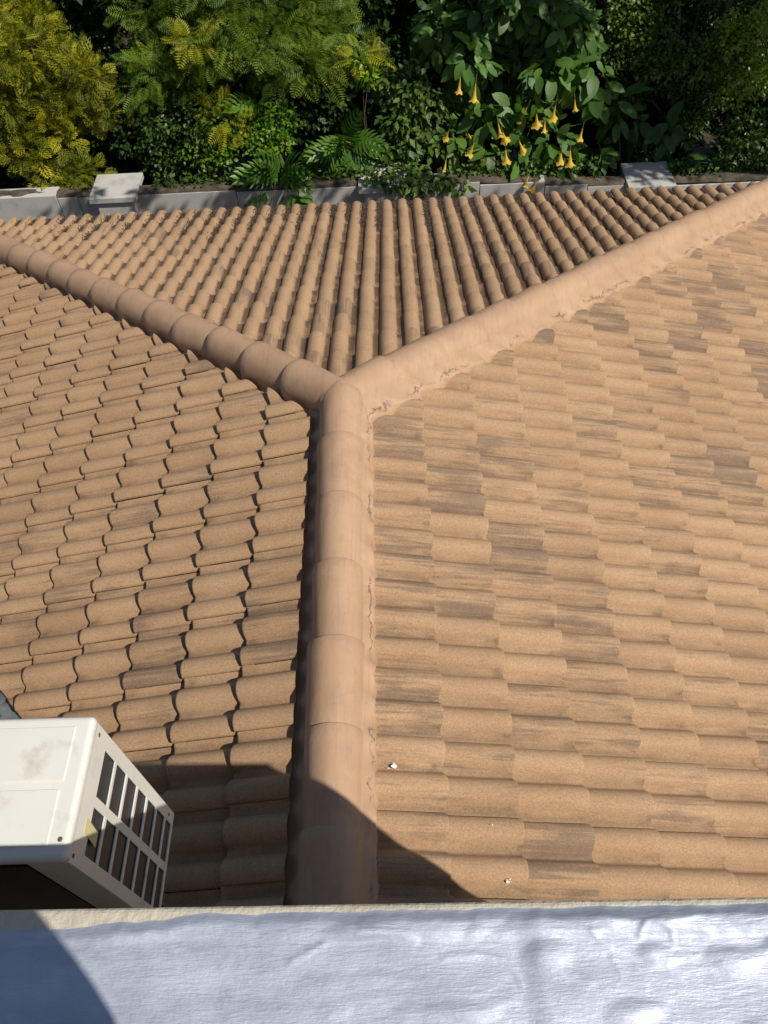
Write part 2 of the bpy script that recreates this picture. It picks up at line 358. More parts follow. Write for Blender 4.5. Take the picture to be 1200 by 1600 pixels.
# ridge and hip capping: mortar bed with overlapping barrel tiles on it
FW_RIDGE = (0.135, 0.172); FW_LEFT = (0.150, 0.150); FW_RIGHT = (0.215, 0.150)
def arm(name, direc, length, phase, expo, up_on_low, label, seed, flat_w):
    rnd = random.Random(seed)
    d = Vector(direc).normalized(); lat = Vector((-d.y, d.x, 0)).normalized(); n = lat.cross(d).normalized()
    if n.z < 0: n = -n
    hz = Vector((d.x, d.y, 0)).length; ox = Vector((0.010, 0, 0)) if not up_on_low else Vector((0, 0, 0)); lp = 0.009 if not up_on_low else (0.019 if d.x < 0 else 0.013); ra = 0.116 if not up_on_low else (0.111 if d.x < 0 else 0.125)
    def roofz(x, y):
        a = abs(x)
        if y > a: s = SE; la, di = x, y/CS
        elif x < 0: s = SL; la, di = y, -x/CS
        else: s = SR; la, di = -y, x/CS
        return s.pt(la, di, prof(la-s.lat0)+0.045).z, prof(la-s.lat0)/H
    bm = bmesh.new(); bl = bm.verts.layers.float.new('bed')
    for sd in (-1, 1):
        prev = None; N = int(length*hz/0.012)
        for i in range(N+1):
            t = i/N*length; c = d*t
            nz = N3(t*5, sd*3.1+seed, 1)*0.6+N3(t*22, sd, seed)*0.4
            pr = c+lat*sd*0.17; _, hh = roofz(pr.x, pr.y)
            rec = flat_w[0 if sd < 0 else 1] < 0.16
            wo = 0.21 if rec else flat_w[0 if sd < 0 else 1]+0.012*nz+0.004*(1-hh)+0.005*N3(t*60, sd, seed)
            row = []
            for q, (fr, ease) in enumerate(((0, 0), (0.25, 0.42), (0.5, 0.72), (0.75, 0.92), (0.92, 0.99), (1, 1.0), (1.03, 1.1))):
                w = 0.085+(wo-0.085)*fr; p = c+lat*sd*w
                rz, hh = roofz(p.x, p.y)
                if rec:
                    base = -max(abs(p.x), p.y)*T-0.034
                    z = (c+n*0.03).z*(1-min(1, w/0.135)**2)+(base+0.006)*min(1, w/0.135)**2 if w < 0.135 else base+0.006
                    z += 0.006*N3(p.x*20, p.y*20, 3)+0.003*N3(p.x*60, p.y*60, 5)
                else:
                    top = (c+n*0.066).z
                    z = top*(1-ease)+(rz+0.006+H*(1-hh)*0.9*(1-min(1, fr)**4))*min(1, ease)
                    if q == 6: z = rz-0.03
                    else: z = max(z, rz+0.003)+0.0035*N3(p.x*28, p.y*28, 3)+0.003*N3(p.x*80, p.y*80, 5)
                row.append(bm.verts.new((p.x, p.y, z))); row[-1][bl] = fr
            if prev:
                for j in range(6): bm.faces.new((prev[j], prev[j+1], row[j+1], row[j])).smooth = True
            prev = row
    root = child(from_bm(name, bm, M_CAP)); tag(root, label)
    # barrel tiles
    k = 0; t0 = phase-expo
    while t0 < length:
        a0, a1 = max(t0, 0.0), min(t0+expo, length)
        if a1-a0 > 0.06:
            jr = rnd.uniform(-.005, .004); yaw = rnd.uniform(-.025, .025); hh = rnd.uniform(-.005, .006)
            bm = bmesh.new(); lo, hi = a0-0.0, a1
            # wide lip at the far end (hips: low end; ridge: towards the junction)
            L = hi-lo; outer = []; NS = 12; NA = 28
            over = 0.045
            ts = [(lo-over if not up_on_low else lo+0.0), *(lo+L*q/8 for q in range(1, 8)), hi]
            if up_on_low: ts = [lo-(0.045 if lo > 0.01 else 0)] + ts[1:] 
            else: ts[0] = lo; ts.append(hi+0.045)
            tmin, tmax = ts[0], ts[-1]
            rings = []
            for ti in ts:
                f = (ti-lo)/L
                wid = f if up_on_low else 1-f            # 1 at the lipped end
                rings.append((ti, ra+lp*wid+jr, 0.125+lp*1.25*wid+hh, False))
            # rolled lip with a real edge
            e = rings[-1] if up_on_low else rings[0]; sgn = 1 if up_on_low else -1
            lip = [(e[0]+sgn*0.004, e[1]-0.002, e[2]-0.002, 0), (e[0]+sgn*0.0045, e[1]-0.016, e[2]-0.016, 0)]
            rings = rings+lip if up_on_low else lip[::-1]+rings
            prev = None
            for (ti, a, b, _) in rings:
                c = d*ti-n*0.012+ox; row = []
                for j in range(NA+1):
                    an = math.pi*(-0.09+1.18*j/NA)
                    x = math.cos(an)*a+yaw*(ti-lo); y = math.sin(an)*b
                    wob = 0.003*N3(ti*7+seed, an*2.2, k)+0.0012*N3(ti*40, an*7, k)
                    p = c+lat*x+n*(y+wob)
                    row.append(bm.verts.new(p))
                if prev:
                    for j in range(NA): bm.faces.new((prev[j], prev[j+1], row[j+1], row[j])).smooth = True
                prev = row
            bmesh.ops.recalc_face_normals(bm, faces=bm.faces)
            me = bpy.data.meshes.new('cap_tile'); bm.to_mesh(me); bm.free()
            ct = link('cap_tile', me, M_CAP); ct.parent = root
        t0 += expo; k += 1
    return root
arm('ridge_capping', (0, -1, 0), 2.88, 0.34, 0.385, False, 'ridge capping running from the junction down to the parapet', 3, FW_RIDGE)
hl = math.sqrt(2+T*T)
arm('hip_capping', (-1, 1, -T), EAVE*hl*0.985, 0.36, 0.388, True, 'left hip capping with dark shadow wedges at its joints', 5, FW_LEFT)
arm('hip_capping', (1, 1, -T), EAVE*hl*1.0, 0.36, 0.388, True, 'right hip capping, evenly lit with wide mortar edge', 8, FW_RIGHT)
# smooth mortar saddle over the junction of the three cappings
bm = bmesh.new(); bmesh.ops.create_icosphere(bm, subdivisions=5, radius=1)
for v in bm.verts:
    w = 1+0.04*N3(v.co.x*3, v.co.y*3, v.co.z*3)
    v.co = Vector((v.co.x*0.125*w, v.co.y*0.14*w+0.0, v.co.z*0.112*w-0.002))
for f in bm.faces: f.smooth = True
child(from_bm('junction_mortar', bm, M_CAP, smooth=True))
# droppings
def splat(x, y, r, seed):
    rnd = random.Random(seed); bm = bmesh.new()
    for q in range(5):
        ox, oy = (0, 0) if q == 0 else (rnd.gauss(0, r*1.2), rnd.gauss(0, r*0.9)); rr = r*(1 if q == 0 else rnd.uniform(.15, .45))
        ring = []
        for k in range(16):
            a = k/16*6.283; q2 = rr*(1+0.45*N3(math.cos(a)*1.7+seed, math.sin(a)*1.7, q))
            px, py = x+ox+math.cos(a)*q2*1.3, y+oy+math.sin(a)*q2*0.7
            if abs(px) < 0.13: hgt = -0.022+0.135*math.sqrt(max(0, 1-(px/0.13)**2))+0.009
            else:
                s = SR if px > 0 else SL; la = -py if px > 0 else py; hgt = s.surf(la, abs(px)/CS).z+0.019
            ring.append(bm.verts.new((px, py, hgt)))
        bm.faces.new(ring)
    me = bpy.data.meshes.new('bird_dropping'); bm.to_mesh(me); bm.free()
    return child(link('bird_dropping', me, M_DROP))
for q, (x, y, r) in enumerate(((0.245, -1.985, 0.010), (0.66, -2.40, 0.006), (0.735, -1.93, 0.003), (0.62, -2.20, 0.003))): splat(x, y, r, q)
# dry litter in the water courses of the far slope
V = []; Fq = []
for k in range(0, 44):
    lat = SE.lat0+0.045+0.15*k+0.075
    if abs(lat) > 3.6: continue
    Ln = max(0.10, random.gauss(0.42, 0.16)) if lat < 1.6 else max(0, random.gauss(0.10, 0.08))
    if lat < -2.9: Ln *= 0.4
    top = 4.33-Ln*1.1-max(0, abs(lat)-2.6)*0.2
    for q in range(int(Ln*1700)):
        s = 4.36-abs(random.random())**1.1*Ln*1.15; la = lat+random.gauss(0, 0.014)
        if la*la > (s*CS)**2: continue
        ta = (s-(4.36-Ln*1.15))/(Ln*1.15+1e-6)
        p = SE.surf(la, s)+SE.n*(0.006+random.random()*0.022*min(1, ta*3))
        a = Vector((random.gauss(0, 1), random.gauss(0, 1), random.gauss(0, .6))).normalized(); b = a.orthogonal().normalized()
        l1, w1 = random.uniform(.004, .012), random.uniform(.0015, .005); i = len(V)
        V += [p-a*l1, p+b*w1, p+a*l1, p-b*w1]; Fq.append((i, i+1, i+2, i+3))
lo = np_mesh('leaf_litter', np.array([tuple(v) for v in V]), np.array(Fq), M_LITTER)
tag(lo, 'brown dry leaf litter caught in the troughs of the far roof slope', 'leaf litter', kind='stuff')

# ------------------------------------------------------------ building we look down from: parapet
bld = empty('plastered_building', (0.30, -2.907, -3.9), R(-0.45))
tag(bld, 'building parapet across the bottom, its top coated in wrinkled silver waterproofing', 'building')
PT = 2.11; OFF = Vector((0.30, -2.907, -3.9))
def bchild(o): o.parent = bld; o.location = -Vector((0.30, -2.907, -3.9)); return o
bm = bmesh.new()
bx(bm, -7, 1.31, -3.30, -2.907, -3.9, PT-0.004, 0.006, 3)
bx(bm, -7, 1.31, -9.0, -3.302, -3.9, 1.38)
bx(bm, 1.06, 1.31, -9.0, -3.303, 1.381, PT-0.005, 0.01, 3)
bchild(from_bm('wall', bm, M_PLASTER))
bm = bmesh.new(); bx(bm, -7, 1.055, -9, -3.305, 1.381, 1.40); bchild(from_bm('terrace_floor', bm, M_PAVE))
# silver membrane: a fine relief
xs = np.concatenate([np.linspace(-7, -0.5, 60), np.arange(-0.495, 1.29, 0.0028), np.linspace(1.292, 1.298, 2)])
nx = len(xs); ysf = np.concatenate([np.linspace(0, 1, 104)**1.0])
creases = [((0.175, -2.957), (0.20, -2.945), (0.215, -2.938), 0.0022), ((0.35, -2.955), (0.39, -2.952), (0.415, -2.956), 0.0028), ((0.415, -2.956), (0.43, -2.968), (0.437, -2.985), 0.0026),
           ((0.575, -2.935), (0.585, -2.92), (0.60, -2.921), 0.004), ((0.60, -2.921), (0.612, -2.93), (0.612, -2.942), 0.003), ((0.61, -2.922), (0.65, -2.914), (0.70, -2.912), 0.0025),
           ((0.54, -2.957), (0.545, -2.965), (0.548, -2.975), 0.002), ((0.565, -2.97), (0.62, -2.958), (0.68, -2.953), 0.0018), ((0.57, -2.978), (0.63, -2.968), (0.70, -2.965), 0.0014),
           ((0.255, -2.925), (0.30, -2.93), (0.32, -2.938), 0.0022), ((0.52, -2.93), (0.53, -2.94), (0.54, -2.945), 0.003)]
creases = [tuple((0.3256+0.942*(p[0]-0.3256), -3.0976+0.942*(p[1]+3.0976)) for p in c[:3])+(c[3]*0.38,) for c in creases]
segs = [(a, b, c[3]) for c in creases for a, b in ((c[0], c[1]), (c[1], c[2]))]
def crease_h(x, y):
    h = 0
    for (ax, ay), (bx_, by_), am in segs:
        if x < min(ax, bx_)-.02 or x > max(ax, bx_)+.02 or y < min(ay, by_)-.02 or y > max(ay, by_)+.02: continue
        t = max(0, min(1, ((x-ax)*(bx_-ax)+(y-ay)*(by_-ay))/((bx_-ax)**2+(by_-ay)**2))); dd = math.hypot(x-ax-t*(bx_-ax), y-ay-t*(by_-ay))
        h = max(h, am*math.exp(-(dd/0.0035)**2)-am*0.5*math.exp(-((dd-0.007)/0.003)**2))
    return h
def mem_h(x, y):
    h = 0.0035*N3(x*4, y*8, 1)+0.0024*N3(x*9, y*22, 2)+0.0005*N3(x*24, y*60, 3)+0.00012*N3(x*80, y*130, 4)
    h += 0.0026*ss(x+0.004*N3(y*20, 1, 1), 0.428, 0.456)*1.0                                      # lap joint of the next sheet
    e = -2.941+0.004*N3(x*9, 4, 4)                                                      # welt along the outer edge
    h += 0.0035*ss(y, e-0.006, e+0.003)*(0.5+0.6*ss(x, 0.2, 0.4)+0.8*N3(x*14, 2.2, 1))
    h += 0.0028*max(0, N3(x*16, y*40, 7)-0.12)*3*ss(x, 0.15, 0.35)
    return h+crease_h(x, y)
V = []
for x in xs:
    edge = -2.9125-0.013*ss(x, 0.12, -0.10)+0.003*N3(x*18, 0, 9)+0.0015*N3(x*60, 0, 9)
    for f in ysf:
        y = edge+(-3.29-edge)*f*(0.55 if f < 1 else 1) if False else edge+(-3.29-edge)*(f**1.6)
        taper = ss(edge-y, 0, 0.018)
        V.append((x, y, PT-0.0045+0.0035*taper+(mem_h(x, y) if -0.5 < x else 0.003*N3(x*4, y*7, 1))*ss(edge-y, 0, 0.016)))
ny = len(ysf); ii = np.arange(nx*ny).reshape(nx, ny)
Fm = np.stack([ii[:-1, :-1].ravel(), ii[1:, :-1].ravel(), ii[1:, 1:].ravel(), ii[:-1, 1:].ravel()], 1)[:, ::-1]
mem = bchild(np_mesh('waterproof_membrane', np.array(V), Fm, M_SILVER, smooth=True))

# ------------------------------------------------------------ outdoor air conditioning unit
AX1, AX0, AY0, AY1, AZ0, AZ1 = -0.2725, -1.03, -2.7432, -2.4921, 1.093, 1.680
ac = empty('air_conditioner_unit', (-0.65, -2.618, AZ0)); AO = -Vector((-0.65, -2.618, AZ0))
tag(ac, 'cream outdoor air conditioner unit with slotted side panel, fixed below the parapet', 'air conditioner')
def achild(o, par=ac): o.parent = par; o.location = AO if par == ac else (0, 0, 0); return o
bm = bmesh.new(); bx(bm, AX0, AX1-0.004, AY0+0.006, AY1-0.004, AZ0, AZ1-0.03)
achild(from_bm('chassis', bm, simple('dark_grey_fin', (0.025, 0.032, 0.045), 0.45, 0.3)))
bm = bmesh.new(); bx(bm, AX0-0.004, AX1+0.004, AY0-0.003, AY1+0.004, AZ1-0.028, AZ1, 0.011, 4)
for (a, b, c, d2) in ((AX0+0.03, AX1-0.028, -2.612, AY1-0.018), (AX0+0.03, AX1-0.032, AY0+0.020, -2.626)):
    bx(bm, a, b, c, d2, AZ1-0.012, AZ1+0.0022, 0.0022, 2)
top = achild(from_bm('top_cover', bm, M_AC, smooth=True))
md = top.modifiers.new('n', 'WEIGHTED_NORMAL'); md.keep_sharp = True
# slotted side panel as one plate
zc = [AZ1-0.1215-0.0749*i for i in range(7)]
ys = [AY0, -2.7157, -2.6307, -2.6112, -2.5230, AY1]
zs = [AZ0, AZ1-0.028]
for z in zc: zs += [z-0.0312, z+0.0312]
zs = sorted(zs); bm = bmesh.new(); gv = {}
def gvv(i, j):
    if (i, j) not in gv: gv[i, j] = bm.verts.new((AX1, ys[i], zs[j]))
    return gv[i, j]
for i in range(5):
    for j in range(len(zs)-1):
        hole = i in (1, 3) and any(abs((zs[j]+zs[j+1])/2-z) < 0.01 for z in zc)
        if not hole: bm.faces.new((gvv(i, j), gvv(i+1, j), gvv(i+1, j+1), gvv(i, j+1)))
r = bmesh.ops.extrude_face_region(bm, geom=bm.faces[:])
for v in [g for g in r['geom'] if isinstance(g, bmesh.types.BMVert)]: v.co.x -= 0.0035
sp = achild(from_bm('side_panel', bm, M_AC))
b = sp.modifiers.new('b', 'BEVEL'); b.width = 0.0012; b.segments = 2; b.limit_method = 'ANGLE'
# corner strip on the wall side, coil and front
bm = bmesh.new(); bx(bm, AX1-0.075, AX1-0.0036, AY0, AY0+0.005, AZ0, AZ1-0.0285, 0.0015)
achild(from_bm('corner_post', bm, M_AC))
bm = bmesh.new(); bx(bm, AX0, AX1-0.001, AY1-0.0035, AY1, AZ0, AZ1-0.0285, 0.0015)
achild(from_bm('front_panel', bm, M_AC))
bm = bmesh.new()
z = AZ0+0.02
while z < AZ1-0.05: bx(bm, AX0+0.02, AX1-0.08, AY0+0.001, AY0+0.0055, z, z+0.0016); z += 0.011
bx(bm, AX0+0.02, AX1-0.08, AY0+0.0005, AY0+0.0012, AZ0+0.02, AZ1-0.05)
achild(from_bm('coil', bm, M_ACDARK))
bm = bmesh.new(); bx(bm, AX1+0.0003, AX1+0.0012, -2.688, -2.662, AZ1-0.130, AZ1-0.065)
for v in bm.verts: v.co.y += (v.co.z-(AZ1-0.10))*0.15
achild(from_bm('sticker', bm, M_STICK))
for (x, y, z, ax) in ((AX1, -2.510, AZ1-0.045, 'x'), (AX1, -2.729, AZ1-0.040, 'x'), (AX1, -2.508, AZ0+0.03, 'x'), (AX1-0.33, -2.634, AZ1, 'z'), (AX1-0.012, -2.712, AZ1-0.0005, 'z')):
    bm = bmesh.new(); bmesh.ops.create_uvsphere(bm, u_segments=12, v_segments=6, radius=0.0045)
    for v in bm.verts:
        if ax == 'x': v.co.x *= 0.4
        else: v.co.z *= 0.4
        v.co += Vector((x, y, z+(0.001 if ax == 'z' else 0)))
    achild(from_bm('screw', bm, M_SCREW, smooth=True))
for x in (-0.92, -0.40):
    bm = bmesh.new(); bx(bm, x-0.02, x+0.02, -2.895, -2.50, AZ0-0.045, AZ0-0.002, 0.002); bx(bm, x-0.02, x+0.02, -2.905, -2.896, AZ0-0.36, AZ0+0.06, 0.001)
    tube(bm, [(x, -2.89, AZ0-0.33), (x, -2.56, AZ0-0.05)], 0.012)
    achild(from_bm('wall_bracket', bm, M_STEEL))

# ------------------------------------------------------------ boundary wall with pillars
WY = 5.52
bw = empty('boundary_wall', (0, WY+0.1, -3.9)); tag(bw, 'pale grey garden wall with square capped pillars behind the far eave', 'wall')
def wchild(o, par=None): o.parent = par or bw; o.location = -Vector((0, WY+0.1, -3.9)) if par is None else (0, 0, 0); return o
def wtop(x): return -2.035-0.012*x-0.11*ss(x, 1.0, 3.0)
bm = bmesh.new(); xs2 = [-9, -3.6, -3.36, -1.5, 0.9, 1.34, 2.1, 2.6, 3.1, 9]
for i in range(len(xs2)-1):
    a, c = xs2[i]+0.004, xs2[i+1]-0.004
    bx(bm, a, c, WY, WY+0.20, -3.9, wtop((a+c)/2)-0.02, 0.004, 1)
wchild(from_bm('panel', bm, M_WALL))
bm = bmesh.new()
n = 160
for r_ in (0,):
    pv = None
    for i in range(n+1):
        x = -9+18*i/n; row = []
        for y, dz in ((WY+0.004+0.006*N3(x*6, 1), -0.018), (WY+0.02, 0.006), (WY+0.09, 0.012), (WY+0.16, 0.008), (WY+0.20, -0.02)):
            row.append(bm.verts.new((x, y, wtop(x)+dz+0.01*N3(x*8, y*8, 2))))
        if pv:
            for j in range(4): bm.faces.new((pv[j], pv[j+1], row[j+1], row[j]))
        pv = row
wchild(from_bm('wall_top', bm, M_WALLTOP))
for px in (-6.02, -2.915, 0.205, 3.32, 6.4):
    zt = wtop(px)+0.012
    bm = bmesh.new(); bx(bm, px-0.21, px+0.21, WY-0.09, WY+0.33, -3.9, zt-0.052, 0.006, 1)
    pil = wchild(from_bm('pillar', bm, M_WALL))
    bm = bmesh.new(); bx(bm, px-0.275, px+0.275, WY-0.125, WY+0.40, zt-0.05, zt+0.02, 0.008, 2)
    cpp = from_bm('pillar_cap', bm, M_WALL); cpp.parent = pil

# ------------------------------------------------------------ foliage
def unit(a): return a/(np.linalg.norm(a, axis=1, keepdims=True)+1e-9)
def cloud(name, TV, TF, pos, dirs, nrm, size, tint, mat, parent=None, smooth=False):
    TV = np.array(TV, float); TF = np.array(TF); n = len(pos)
    y = unit(dirs); z = unit(nrm-(nrm*y).sum(1, keepdims=True)*y); x = np.cross(y, z)
    s = np.asarray(size).reshape(n, 1, 1)
    V = pos[:, None, :]+s*(TV[None, :, 0:1]*x[:, None]+TV[None, :, 1:2]*y[:, None]+TV[None, :, 2:3]*z[:, None])
    F = (TF[None]+(np.arange(n)*len(TV))[:, None, None]).reshape(-1, TF.shape[1])
    tt = np.repeat(tint, len(TV), axis=0)
    return np_mesh(name, V.reshape(-1, 3), F, mat, parent, smooth, {'tint': tt})
LEAF = ([(0, 0, 0), (.30, .42, .07), (0, 1, -.10), (0, .45, 0), (-.30, .42, .07)], [(0, 1, 2, 3), (0, 3, 2, 4)])
NARROW = ([(0, 0, 0), (.15, .40, .03), (0, 1, -.12), (0, .45, 0), (-.15, .40, .03)], [(0, 1, 2, 3), (0, 3, 2, 4)])
def big_leaf(w=0.27, n=6, droop=0.22, fold=0.10, lobes=0, rip=0.02):
    V = []; F = []
    for i in range(n+1):
        t = i/n; hw = w*math.sin(math.pi*min(1, t*0.93+0.045))**0.75*(1-0.25*t) if 0 < i < n else (0.015 if i == 0 else 0.004)
        z = -droop*t*t
        for q, sx in ((-1, -1), (-.5, -.5), (0, 0), (.5, .5), (1, 1)):
            V.append((sx*hw, t, z+fold*abs(sx)*hw*4*0.5*(1-abs(sx)*0.5)+rip*math.sin(t*17+sx*3)*abs(sx)))
    for i in range(n):
        for j in range(4): a = i*5+j; F.append((a, a+1, a+6, a+5))
    return V, F
def feather(np_=9, w=0.034, pl=0.34, droop=0.25):
    V = []; F = []
    def q(a, b, hw, up=(0, 0, 1)):
        a, b = Vector(a), Vector(b); s = (b-a).cross(Vector(up)).normalized()*hw; i = len(V); m = a.lerp(b, .5)
        V.extend([tuple(a), tuple(m+s), tuple(b), tuple(m-s)]); F.append((i, i+1, i+2, i+3))
    for i in range(4): q((0, i/4, -droop*(i/4)**2), (0, (i+1)/4, -droop*((i+1)/4)**2), 0.010)
    for i in range(np_):
        t = 0.12+0.86*i/(np_-1); L = pl*math.sin(math.pi*(0.15+0.8*t))
        for s in (-1, 1): q((0, t, -droop*t*t), (s*L, t+L*0.45, -droop*t*t-L*0.18), w)
    return V, F
def spray():
    V = []; F = []
    def q(a, b, hw):
        a, b = Vector(a), Vector(b); s = (b-a).cross(Vector((0.2, 0, 1))).normalized()*hw; i = len(V); m = a.lerp(b, .6)
        V.extend([tuple(a), tuple(m+s), tuple(b), tuple(m-s)]); F.append((i, i+1, i+2, i+3))
    q((0, 0, 0), (0, 1, .05), 0.035)
    for t, L in ((.15, .45), (.32, .5), (.5, .42), (.68, .34), (.84, .2)):
        for s in (-1, 1):
            q((0, t, 0), (s*L*.75, t+L*.75, .1*s), 0.032)
            q((s*L*.35, t+L*.35, .03), (s*L*.42, t+L*.85, .06), 0.026)
    return V, F
def clumps_pos(cl, n_per, shell=0.55):
    """cl rows: x y z rx ry rz ; returns pos, outward dirs, clump index"""
    P = []; D = []; I = []
    for i, c in enumerate(cl):
        k = int(n_per*(c[3]*c[4]*c[5])**(2/3)/0.06)
        d = unit(rng.normal(size=(k, 3))); r = (shell+(1-shell)*rng.random((k, 1)))**0.8
        r *= 1+0.22*np.sin(d[:, :1]*5+i)+0.15*np.sin(d[:, 2:3]*7+i*2)
        P.append(np.array(c[:3])+d*r*np.array(c[3:6])); D.append(d); I.append(np.full(k, i))
    return np.concatenate(P), np.concatenate(D), np.concatenate(I)
def stems(name, base, targets, r0, parent, mat=M_BARK, seed=0):
    rnd = random.Random(seed); bm = bmesh.new(); b = Vector(base)
    mean = sum((Vector(t) for t in targets), Vector())/len(targets)
    fork = b.lerp(Vector((mean.x*0.5+b.x*0.5, mean.y*0.5+b.y*0.5, mean.z)), 0.55)
    tube(bm, [b, b.lerp(fork, .5)+Vector((rnd.uniform(-.05, .05), rnd.uniform(-.05, .05), 0)), fork], [r0, r0*.8, r0*.62], 10)
    for t in targets:
        t = Vector(t); m = fork.lerp(t, .5)+Vector((rnd.uniform(-.1, .1), rnd.uniform(-.1, .1), rnd.uniform(.0, .15)))
        tube(bm, [fork, m, t], [r0*.5, r0*.3, r0*.10], 6)
    o = from_bm(name, bm, mat, None, True); return o
def shrub(name, label, cat, base, cl, tmpl, n_per, size, mat, droop=0.3, group=None, tip=0.0, tipz=None, trunk_r=0.05, shell=0.5, up=0.25, smooth=False, jit=0.7, tipclumps=(), lowmid=(0.0, 0.8), trunkname='trunk'):
    root = empty(name, base); tag(root, label, cat, group)
    P, D, I = clumps_pos(cl, n_per, shell); n = len(P)
    d = D+rng.normal(size=(n, 3))*jit+np.array([0, -0.15, up-droop]); nr = D*0.6+rng.normal(size=(n, 3))*0.5+np.array([0.1, -0.25, 0.8])
    tint = np.zeros((n, 3)); tint[:, 0] = rng.uniform(lowmid[0], lowmid[1], n)
    cv = rng.uniform(-.25, .25, len(cl)); tint[:, 0] = np.clip(tint[:, 0]+cv[I], 0, 1)
    patch = np.array([noise.noise(Vector(p)*3.1) for p in P])
    tint[:, 1] = np.clip(tip*rng.random(n)*1.6*(0.4+1.4*np.clip(patch+0.3, 0, 1)), 0, 1)
    for k in tipclumps: tint[I == k, 1] = np.clip(rng.uniform(0.45, 1.0, (I == k).sum()), 0, 1)
    sz = size*rng.uniform(0.65, 1.25, n)
    b = np.array(base)
    o = cloud('foliage', *tmpl, P-b, d, nr, sz, tint, mat, root, smooth)
    tr = stems(trunkname, (0, 0, 0), [tuple(np.array(c[:3])-b) for c in cl[:14]], trunk_r, root, seed=len(cl)); tr.parent = root
    return root
GZ = -3.9
M_GOLD = leaf_mat('golden_conifer', (0.022, 0.045, 0.006), (0.12, 0.16, 0.008), (0.50, 0.46, 0.018), 0.6, 0.22, 0.3)
M_FERN = leaf_mat('feathery_leaf', (0.030, 0.075, 0.010), (0.11, 0.20, 0.018), (0.40, 0.38, 0.02), 0.55, 0.25, 0.3)
M_DARK = leaf_mat('dark_leaf', (0.020, 0.048, 0.010), (0.055, 0.115, 0.014), (0.13, 0.21, 0.02), 0.45, 0.15, 0.4)
M_BRIGHT = leaf_mat('bright_leaf', (0.045, 0.12, 0.010), (0.13, 0.27, 0.014), (0.28, 0.42, 0.02), 0.4, 0.3, 0.5)
M_BRUG = leaf_mat('trumpet_leaf', (0.042, 0.10, 0.022), (0.095, 0.21, 0.035), (0.20, 0.34, 0.04), 0.5, 0.25, 0.4)
M_PHIL = leaf_mat('split_leaf', (0.03, 0.09, 0.012), (0.07, 0.17, 0.018), (0.16, 0.28, 0.02), 0.42, 0.22, 0.5)
M_VINE = leaf_mat('vine_leaf', (0.045, 0.10, 0.020), (0.085, 0.165, 0.030), (0.25, 0.32, 0.03), 0.45, 0.28, 0.4)
M_RIGHT = leaf_mat('privet_leaf', (0.022, 0.050, 0.010), (0.065, 0.12, 0.014), (0.22, 0.32, 0.02), 0.4, 0.2, 0.5)
M_FLOW = leaf_mat('trumpet_flower', (0.66, 0.32, 0.08), (0.78, 0.46, 0.10), (0.82, 0.62, 0.10), 0.6, 0.35, 0.2)

def lobes(cx, cy, cz, rx, ry, rz, n, r, seed):
    g = np.random.default_rng(seed); out = []
    for i in range(n):
        d = unit(g.normal(size=(1, 3)))[0]; q = 0.45+0.55*g.random()
        s = r*g.uniform(.7, 1.3)
        out.append((cx+d[0]*q*rx, cy+d[1]*q*ry, cz+d[2]*q*rz, s, s*0.9, s*0.75))
    return out
# tall dark row behind everything
for i, (x, y, zc_, r) in enumerate(((-5.6, 8.9, -0.6, 1.5), (-3.2, 8.7, -0.4, 1.5), (-0.9, 8.6, -0.5, 1.45), (1.4, 8.8, -0.4, 1.5), (3.7, 8.7, -0.6, 1.45), (6.0, 8.6, -0.5, 1.5))):
    lb = ['dark tree in deep shade behind the golden conifer, at the left border', 'dark tree in shade between golden conifer and feathery tree', 'dark tree behind the feathery-leaved tree',
          'dark tree behind the angel trumpet shrub', 'dark tree behind the small-leaved hedge tree', 'dark tree at the right border behind the hedge tree'][i]
    shrub('dark_tree', lb, 'tree', (x, y, GZ), lobes(x, y-0.6, zc_-1.3, r, 0.9, 2.6, 36, 0.55, 50+i), LEAF, 270, 0.12, M_DARK, group='dark trees at the back of the garden', shell=0.3, trunk_r=0.10)
# golden conifer, left
cl = lobes(-3.75, 6.75, -1.0, 0.85, 0.5, 1.25, 16, 0.22, 3)+[(-3.75, 5.95, -1.95, .30, .18, .16), (-3.42, 5.98, -1.98, .26, .18, .14), (-3.9, 6.0, -1.7, .3, .2, .2), (-3.35, 6.1, -1.2, .25, .2, .2), (-3.05, 6.2, -0.95, .24, .2, .2), (-3.0, 6.25, -1.35, .2, .2, .2),
    (-4.05, 6.1, -1.1, .3, .2, .3), (-3.8, 6.1, -0.7, .3, .2, .25), (-3.55, 6.05, -1.5, .25, .2, .2)]
shrub('golden_conifer', 'golden yellow feathery conifer leaning over the wall at the left', 'conifer', (-3.7, 6.7, GZ), cl, spray(), 190, 0.17, M_GOLD, droop=0.15, tip=0.5, shell=0.2, up=0.15, trunk_r=0.07, jit=0.5)
# feathery leaved tree
cl = lobes(-1.35, 6.75, -0.75, 1.35, 0.5, 0.75, 34, 0.30, 4)+[(-2.3, 6.3, -0.95, .35, .25, .15), (-1.6, 6.1, -1.45, .22, .2, .25), (-0.6, 6.2, -1.0, .4, .25, .22), (-1.0, 6.25, -0.75, .35, .2, .25), (-2.45, 6.3, -1.2, .3, .25, .12), (-1.65, 6.15, -0.85, .25, .2, .2), (-1.75, 6.1, -0.62, .2, .15, .12), (0.0, 6.2, -0.9, .2, .15, .12)]
shrub('feathery_tree', 'feathery fern-leaved tree with yellow tips, right of the golden conifer', 'tree', (-1.3, 7.0, GZ), cl, feather(), 85, 0.21, M_FERN, droop=0.35, tip=0.16, shell=0.30, trunk_r=0.06, jit=0.5, tipclumps=(35, 40, 41), lowmid=(0.1, 1.0))
